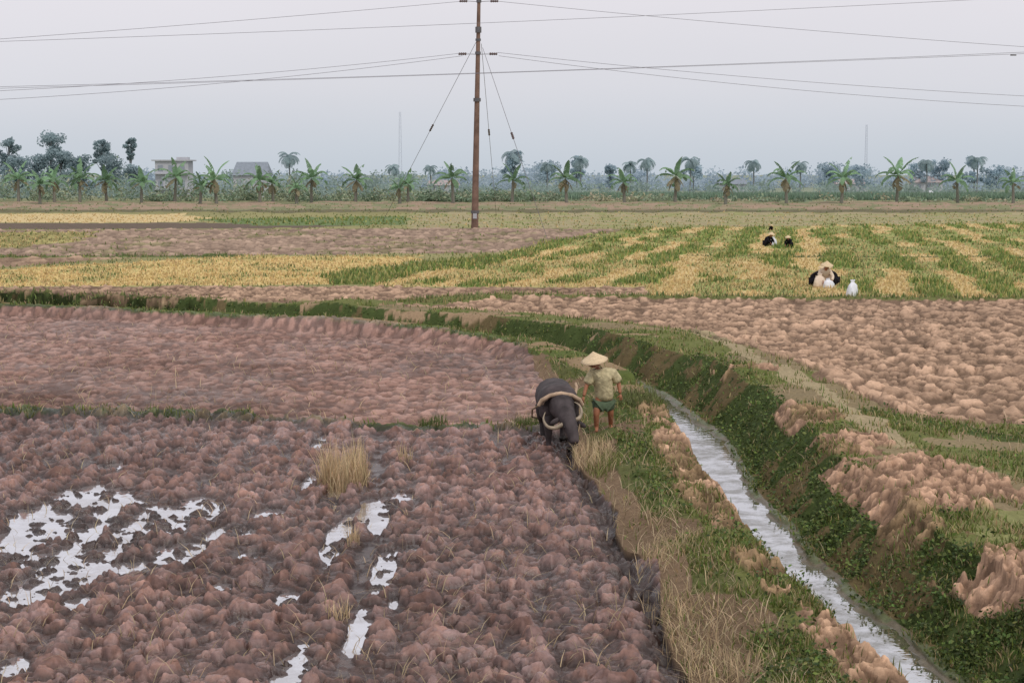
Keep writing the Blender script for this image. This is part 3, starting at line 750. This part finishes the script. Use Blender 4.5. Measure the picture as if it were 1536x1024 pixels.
def hand(wr,dirv,side,par,curl=.6):
    d=Vector(dirv).normalized();s=Vector(side).normalized();n=d.cross(s);w=Vector(wr)
    pts=[(tuple(w),.024),(tuple(w+d*.045),(.034,.02)),(tuple(w+d*.085),(.036,.018))];ed=[(0,1),(1,2)]
    skin("palm",pts,ed,skinm,par)
    P=[];E=[];roots=[]
    for i,L in enumerate((.058,.068,.064,.05)):
        b=w+d*.08+s*(.028-.019*i);k=len(P);roots.append(k);a=curl*.5;p=b
        P.append((tuple(p),.009))
        for q in range(3):
            dd=d*math.cos(a)+n*math.sin(a);p=p+dd*L*(.45,.32,.23)[q];P.append((tuple(p),.0085-.0008*q));E.append((k+q,k+q+1));a+=curl
    k=len(P);roots.append(k);p=w+d*.03+s*.026;P.append((tuple(p),.011));a=.2
    for q in range(3):
        dd=(s*.7+d*.7)*math.cos(a)+n*math.sin(a);p=p+dd.normalized()*(.03,.026,.02)[q];P.append((tuple(p),.0095));E.append((k+q,k+q+1));a+=.4
    skin("fingers",P,E,skinm,par,roots,1)

fxp,fyp=gp(904,652,0);fz=zatm(fxp,fyp,.15)
man=empty("farmer",(fxp,fyp,fz-.02));man.scale=(1.03,)*3
sk=[((0.02,0,.66),.10),((0,-.03,.85),.10),((-.02,-.06,1.02),.115),((-.08,-.09,1.16),.06),((-.13,-.12,1.24),.055),
 ((-.2,-.07,1.1),.06),((-.31,-.12,.9),.044),((-.37,-.24,.70),.032),
 ((.18,-.04,1.12),.06),((.29,.0,.93),.044),((.32,-.10,.73),.032),
 ((-.08,0,.6),.095),((-.13,-.13,.36),.062),((-.12,-.05,.08),.042),((-.13,-.19,.03),.035),
 ((.1,.02,.6),.095),((.15,.02,.35),.062),((.16,.2,.1),.042),((.17,.08,.04),.035)]
skin("body",sk,[(0,1),(1,2),(2,3),(3,4),(2,5),(5,6),(6,7),(2,8),(8,9),(9,10),(0,11),(11,12),(12,13),(13,14),(0,15),(15,16),(16,17),(17,18)],skinm,man)
sh=[((0.03,0,.56),(.21,.17)),((0.02,-.02,.78),(.185,.155)),((-.01,-.05,.97),(.21,.16)),((-.03,-.07,1.1),(.16,.13)),((-.08,-.09,1.18),.075),
 ((-.2,-.07,1.10),.11),((-.31,-.12,.90),.105),((.18,-.04,1.11),.11),((.30,-.01,.93),.105)]
skin("shirt",sh,[(0,1),(1,2),(2,3),(3,4),(3,5),(5,6),(3,7),(7,8)],shirtm,man)
so=[((0.02,0,.60),(.16,.14)),((-.08,-.01,.52),.125),((-.115,-.09,.39),.12),((.11,.02,.52),.125),((.14,.02,.38),.12)]
skin("shorts",so,[(0,1),(1,2),(0,3),(3,4)],shortm,man)
head((-.165,-.15,1.31),man,(.35,.15,-.7));hat((-.17,-.15,1.365),man,.255,.18,(.22,-.16,0))
hand((-.37,-.24,.70),(-.2,-.5,-.8),(-.4,.8,-.2),man,.7);hand((.32,-.10,.73),(.1,-.35,-.9),(-.9,-.2,0),man,.8)
pymesh("collar",[(-.18,-.2,1.16),(-.02,-.2,1.17),(-.05,-.24,1.07),(-.10,-.24,1.06)],[(0,3,2,1)],shirtm,man)

hide=simple("buffalo_hide",C(68,61,62),.75,.25,5,.5,.02);hornm=simple("horn",C(146,132,114),.5,.3,12,.3);wood=simple("yoke_wood",C(172,148,126),.7,.2,10,.3);rope=simple("rope",C(140,122,98),.9,.1,20,.2);hoofm=simple("hoof",C(40,36,34),.6,.3,10,.2)
padm=simple("yoke_pad",C(158,138,122),.95,.1,14,.35,.02)
bx,by=gp(838,668,0);bz=zatm(bx,by+.6,.4)
buf=empty("water_buffalo",(bx,by,bz-.04),math.radians(4))
P=[((0,.55,.86),(.40,.38)),((0,.05,.88),(.39,.38)),((0,-.22,.92),(.31,.32)),((.03,-.5,.84),(.22,.24)),((.09,-.75,.70),(.165,.185)),((.13,-.9,.55),(.14,.15)),((.18,-1.03,.36),(.095,.10)),((.19,-1.08,.27),(.095,.085)),
 ((0,1.0,.9),(.33,.33)),((0,1.28,.86),(.17,.2)),
 ((-.2,-.15,.66),.15),((-.21,-.2,.38),.075),((-.2,-.17,.14),.05),((-.2,-.22,.03),.07),
 ((.2,-.05,.66),.15),((.22,-.22,.40),.075),((.21,-.05,.16),.05),((.21,-.08,.04),.07),
 ((-.2,1.02,.7),.19),((-.24,.86,.54),.12),((-.2,1.22,.38),.068),((-.2,1.1,.12),.05),((-.2,1.04,.03),.065),
 ((.2,1.02,.7),.19),((.24,.9,.54),.12),((.2,1.3,.40),.068),((.2,1.3,.12),.05),((.2,1.24,.03),.065),
 ((0,1.42,.8),.035),((0.03,1.5,.5),.022),((.03,1.5,.32),.04)]
E=[(0,1),(1,2),(2,3),(3,4),(4,5),(5,6),(6,7),(0,8),(8,9),(1,10),(10,11),(11,12),(12,13),(1,14),(14,15),(15,16),(16,17),(8,18),(18,19),(19,20),(20,21),(21,22),(8,23),(23,24),(24,25),(25,26),(26,27),(9,28),(28,29),(29,30)]
skin("body",P,E,hide,buf)
def horn(pts,r0=.042):
    pts=[Vector(p) for p in pts];out=[]
    for i in range(len(pts)-1):
        p0=pts[max(i-1,0)];p1=pts[i];p2=pts[i+1];p3=pts[min(i+2,len(pts)-1)]
        for k in range(5):
            t=k/5;out.append(.5*((2*p1)+(-p0+p2)*t+(2*p0-5*p1+4*p2-p3)*t*t+(-p0+3*p1-3*p2+p3)*t**3))
    out.append(pts[-1]);n=len(out)
    curve("horn",out,r0,hornm,buf,[1-.85*(i/(n-1))**1.4 for i in range(n)])
horn([(.03,-.84,.62),(-.14,-.86,.54),(-.28,-.82,.56),(-.35,-.74,.68),(-.31,-.66,.80)])
horn([(.18,-.82,.68),(.28,-.82,.70),(.34,-.76,.80),(.31,-.7,.92),(.22,-.66,.98)])
for q,pz in ((-1,(-.06,-.72,.66)),(1,(.26,-.72,.60))):
    ellip("ear",(pz[0]+q*.07,pz[1],pz[2]-.02),(.11,.03,.05),hide,buf,(0,q*.5,0))
for q in (-1,1):
    ellip("eye",(.13+q*.115,-.94,.56),(.02,.02,.018),eye_m,buf);ellip("nostril",(.19+q*.035,-1.165,.27),(.014,.01,.012),eye_m,buf)
for (x_,y_) in ((-.2,-.23),(.21,-.09),(-.2,1.03),(.2,1.23)): ellip("hoof",(x_,y_,.02),(.075,.09,.05),hoofm,buf)
curve("yoke",[(-.40,-.34,.88),(-.35,-.38,.98),(-.2,-.41,1.07),(0,-.43,1.11),(.2,-.41,1.07),(.35,-.38,.98),(.40,-.34,.88)],.038,wood,buf)
# padded cloth laid over the withers under the yoke
V=[];Fc=[]
for i in range(5):
    for j in range(13):
        a=math.pi*(j/12)*.86+math.pi*.07
        ry=.355+.012*math.sin(j*2.3+i*1.7);yy_=-.36+i*.07
        V.append((-ry*math.cos(a),yy_+.012*math.sin(j*1.9),.83+ry*.80*math.sin(a)+.012*math.cos(i*2+j)))
for i in range(4):
    for j in range(12): Fc.append((i*13+j,i*13+j+1,(i+1)*13+j+1,(i+1)*13+j))
pd=pymesh("yoke_pad",V,Fc,padm,buf,True);sm=pd.modifiers.new("s","SOLIDIFY");sm.thickness=.03
for q in (-1,1): curve("trace_rope",[(q*.40,-.34,.88),(q*.46,.4,.7),(q*.4,1.2,.45),(.1,1.9,.25)],.015,rope,buf)
curve("nose_rope",[(.19,-1.12,.3),(.3,-.8,.55),(.35,-.3,.85),(.45,.6,.85),(.55,1.3,.8)],.01,rope,buf)
pl=empty("wooden_plough",(bx+.15,by+2.1,bz))
curve("beam",[(0,-.3,.22),(0.08,.3,.3),(.2,.75,.22)],.035,wood,pl);curve("handle",[(.2,.85,.02),(.22,.8,.4),(.3,.95,.75),(.28,1.05,.82)],.028,wood,pl)
pymesh("share",[(.1,.35,0),(.3,.7,.0),(.12,.8,.05),(.2,.72,.22)],[(0,1,3),(1,2,3),(2,0,3),(0,2,1)],metal,pl)

def croucher(name,u,v,scale,top,leg,rz):
    x,y=gp(u,v,.28);e=empty(name,(x,y,zatm(x,y,.3)),rz);e.scale=(scale,)*3
    skin("body",[((0,.15,.28),.12),((0,.02,.45),.12),((0,-.16,.60),.10),((0,-.26,.68),.045),((0,-.32,.73),.05),
      ((-.18,-.16,.58),.05),((-.26,-.3,.38),.037),((-.16,-.46,.22),.026),((.18,-.16,.58),.05),((.26,-.3,.38),.037),((.16,-.46,.22),.026)],
      [(0,1),(1,2),(2,3),(3,4),(2,5),(5,6),(6,7),(2,8),(8,9),(9,10)],skinm,e)
    skin("blouse",[((0,.15,.30),.18),((0,.02,.46),.18),((0,-.15,.6),.17),((0,-.25,.67),.09),((-.18,-.16,.58),.09),((-.26,-.3,.40),.065),((-.18,-.43,.26),.05),((.18,-.16,.58),.09),((.26,-.3,.40),.065),((.18,-.43,.26),.05)],
      [(0,1),(1,2),(2,3),(2,4),(4,5),(5,6),(2,7),(7,8),(8,9)],top,e)
    skin("trousers",[((0,.17,.24),.17),((-.13,.1,.24),.13),((-.26,-.22,.40),.10),((-.24,.02,.06),.07),((-.24,-.1,.03),.05),((.13,.1,.24),.13),((.26,-.22,.40),.10),((.24,.02,.06),.07),((.24,-.1,.03),.05)],
      [(0,1),(1,2),(2,3),(3,4),(0,5),(5,6),(6,7),(7,8)],leg,e)
    head((0,-.36,.76),e,(.5,0,0),.95);hat((0,-.36,.82),e,.24,.17,(.25,0,0))
    hand((-.16,-.46,.22),(0,-.3,-.9),(1,0,0),e);hand((.16,-.46,.22),(0,-.3,-.9),(-1,0,0),e)
    return e
croucher("rice_harvester",1151,369,1.0,blackc,blackc,.7);croucher("rice_harvester",1184,371,.85,blackc,blackc,-.5);croucher("rice_harvester",1156,345,.55,blackc,blackc,.2)
croucher("rice_harvester",1235,429,1.15,creamc,creamc,.15)
croucher("rice_harvester",1222,428,.95,blackc,blackc,1.2);croucher("rice_harvester",1250,426,.9,blackc,blackc,-1.2)
def sack(name,u,v,w,h,lean_=0,mat=whitec):
    x,y=gp(u,v,.28);V=[];Fc=[];seg=20;prof=[(.0,.0),(.8,.0),(1.05,.15),(1.0,.45),(.8,.72),(.38,.86),(.3,.9),(.5,1.02),(.42,1.0),(.0,.9)]
    for i,(a,z_) in enumerate(prof):
        for j in range(seg):
            t=2*math.pi*j/seg;k=1+.12*math.sin(3*t+i)+.07*math.sin(7*t+2*i);V.append((a*k*w/2*math.cos(t)+lean_*z_*h,a*k*w/2*.7*math.sin(t),z_*h))
    for i in range(len(prof)-1):
        for j in range(seg): Fc.append((i*seg+j,i*seg+(j+1)%seg,(i+1)*seg+(j+1)%seg,(i+1)*seg+j))
    o=pymesh(name,V,Fc,mat,None,True);o.location=(x,y,zatm(x,y,.2)-.02)
    o.rotation_euler=(0,0,random.uniform(0,1))
sack("sack",1277,446,.5,.72,.12);sack("sack",1243,431,.5,.42,-.1);sack("sack",1228,430,.5,.6,.1,creamc)
sack("sack",1160,368,.45,.6,0)
sack("sack",1395,296,2.2,1.4,0);sack("sack",1380,296,2.0,1.1,0)

w=bpy.data.worlds.new("World");sc.world=w;w.use_nodes=True;nt=w.node_tree;nt.nodes.clear()
out=nt.nodes.new("ShaderNodeOutputWorld");bg=nt.nodes.new("ShaderNodeBackground");sky=nt.nodes.new("ShaderNodeTexSky")
sky.sky_type='NISHITA';sky.sun_disc=False;EL=math.radians(52);AZ=math.radians(150)
sky.sun_elevation=EL;sky.sun_rotation=AZ;sky.dust_density=4;sky.air_density=1
bg.inputs["Strength"].default_value=.1
tc=nt.nodes.new("ShaderNodeTexCoord");sep=nt.nodes.new("ShaderNodeSeparateXYZ");nt.links.new(tc.outputs["Generated"],sep.inputs[0])
rp=nt.nodes.new("ShaderNodeValToRGB");e=rp.color_ramp.elements
e[0].position=0.0;e[0].color=(.58,.64,.71,1);e[1].position=1.0;e[1].color=(.74,.74,.77,1)
for pos,cc in ((.018,(.63,.675,.74)),(.05,(.73,.735,.79)),(.10,(.81,.785,.835)),(.3,(.79,.77,.80))):
    q=e.new(pos);q.color=(*cc,1)
nt.links.new(sep.outputs["Z"],rp.inputs[0])
cl=nt.nodes.new("ShaderNodeTexNoise");cl.inputs["Scale"].default_value=2.5;cl.inputs["Detail"].default_value=4
mp=nt.nodes.new("ShaderNodeMapping");mp.inputs["Scale"].default_value=(1,1,3.5);nt.links.new(tc.outputs["Generated"],mp.inputs[0]);nt.links.new(mp.outputs[0],cl.inputs["Vector"])
mr=nt.nodes.new("ShaderNodeMapRange");mr.inputs["To Min"].default_value=9.6;mr.inputs["To Max"].default_value=10.6;nt.links.new(cl.outputs["Fac"],mr.inputs[0])
sc_=nt.nodes.new("ShaderNodeVectorMath");sc_.operation='SCALE';nt.links.new(rp.outputs[0],sc_.inputs[0]);nt.links.new(mr.outputs[0],sc_.inputs["Scale"])
mx=nt.nodes.new("ShaderNodeMix");mx.data_type='RGBA';mx.inputs[0].default_value=.93
nt.links.new(sky.outputs[0],mx.inputs[6]);nt.links.new(sc_.outputs[0],mx.inputs[7]);nt.links.new(mx.outputs[2],bg.inputs[0]);nt.links.new(bg.outputs[0],out.inputs[0])
sl=bpy.data.lights.new("sun","SUN");sl.energy=1.4;sl.angle=math.radians(14);sl.color=(1,.94,.86);so_=bpy.data.objects.new("sun",sl);sc.collection.objects.link(so_)
dirv=Vector((math.sin(AZ)*math.cos(EL),math.cos(AZ)*math.cos(EL),math.sin(EL)))
so_.rotation_euler=dirv.to_track_quat('Z','Y').to_euler()
cam=bpy.data.cameras.new("camera");co=bpy.data.objects.new("camera",cam);sc.collection.objects.link(co);sc.camera=co
cam.lens=60;cam.sensor_width=36;cam.clip_end=20000;cam.clip_start=.1
co.location=(0,0,CH);co.rotation_euler=(math.pi/2-PT,0,0)
sc.view_settings.view_transform='Standard';sc.view_settings.look='None';sc.view_settings.exposure=0
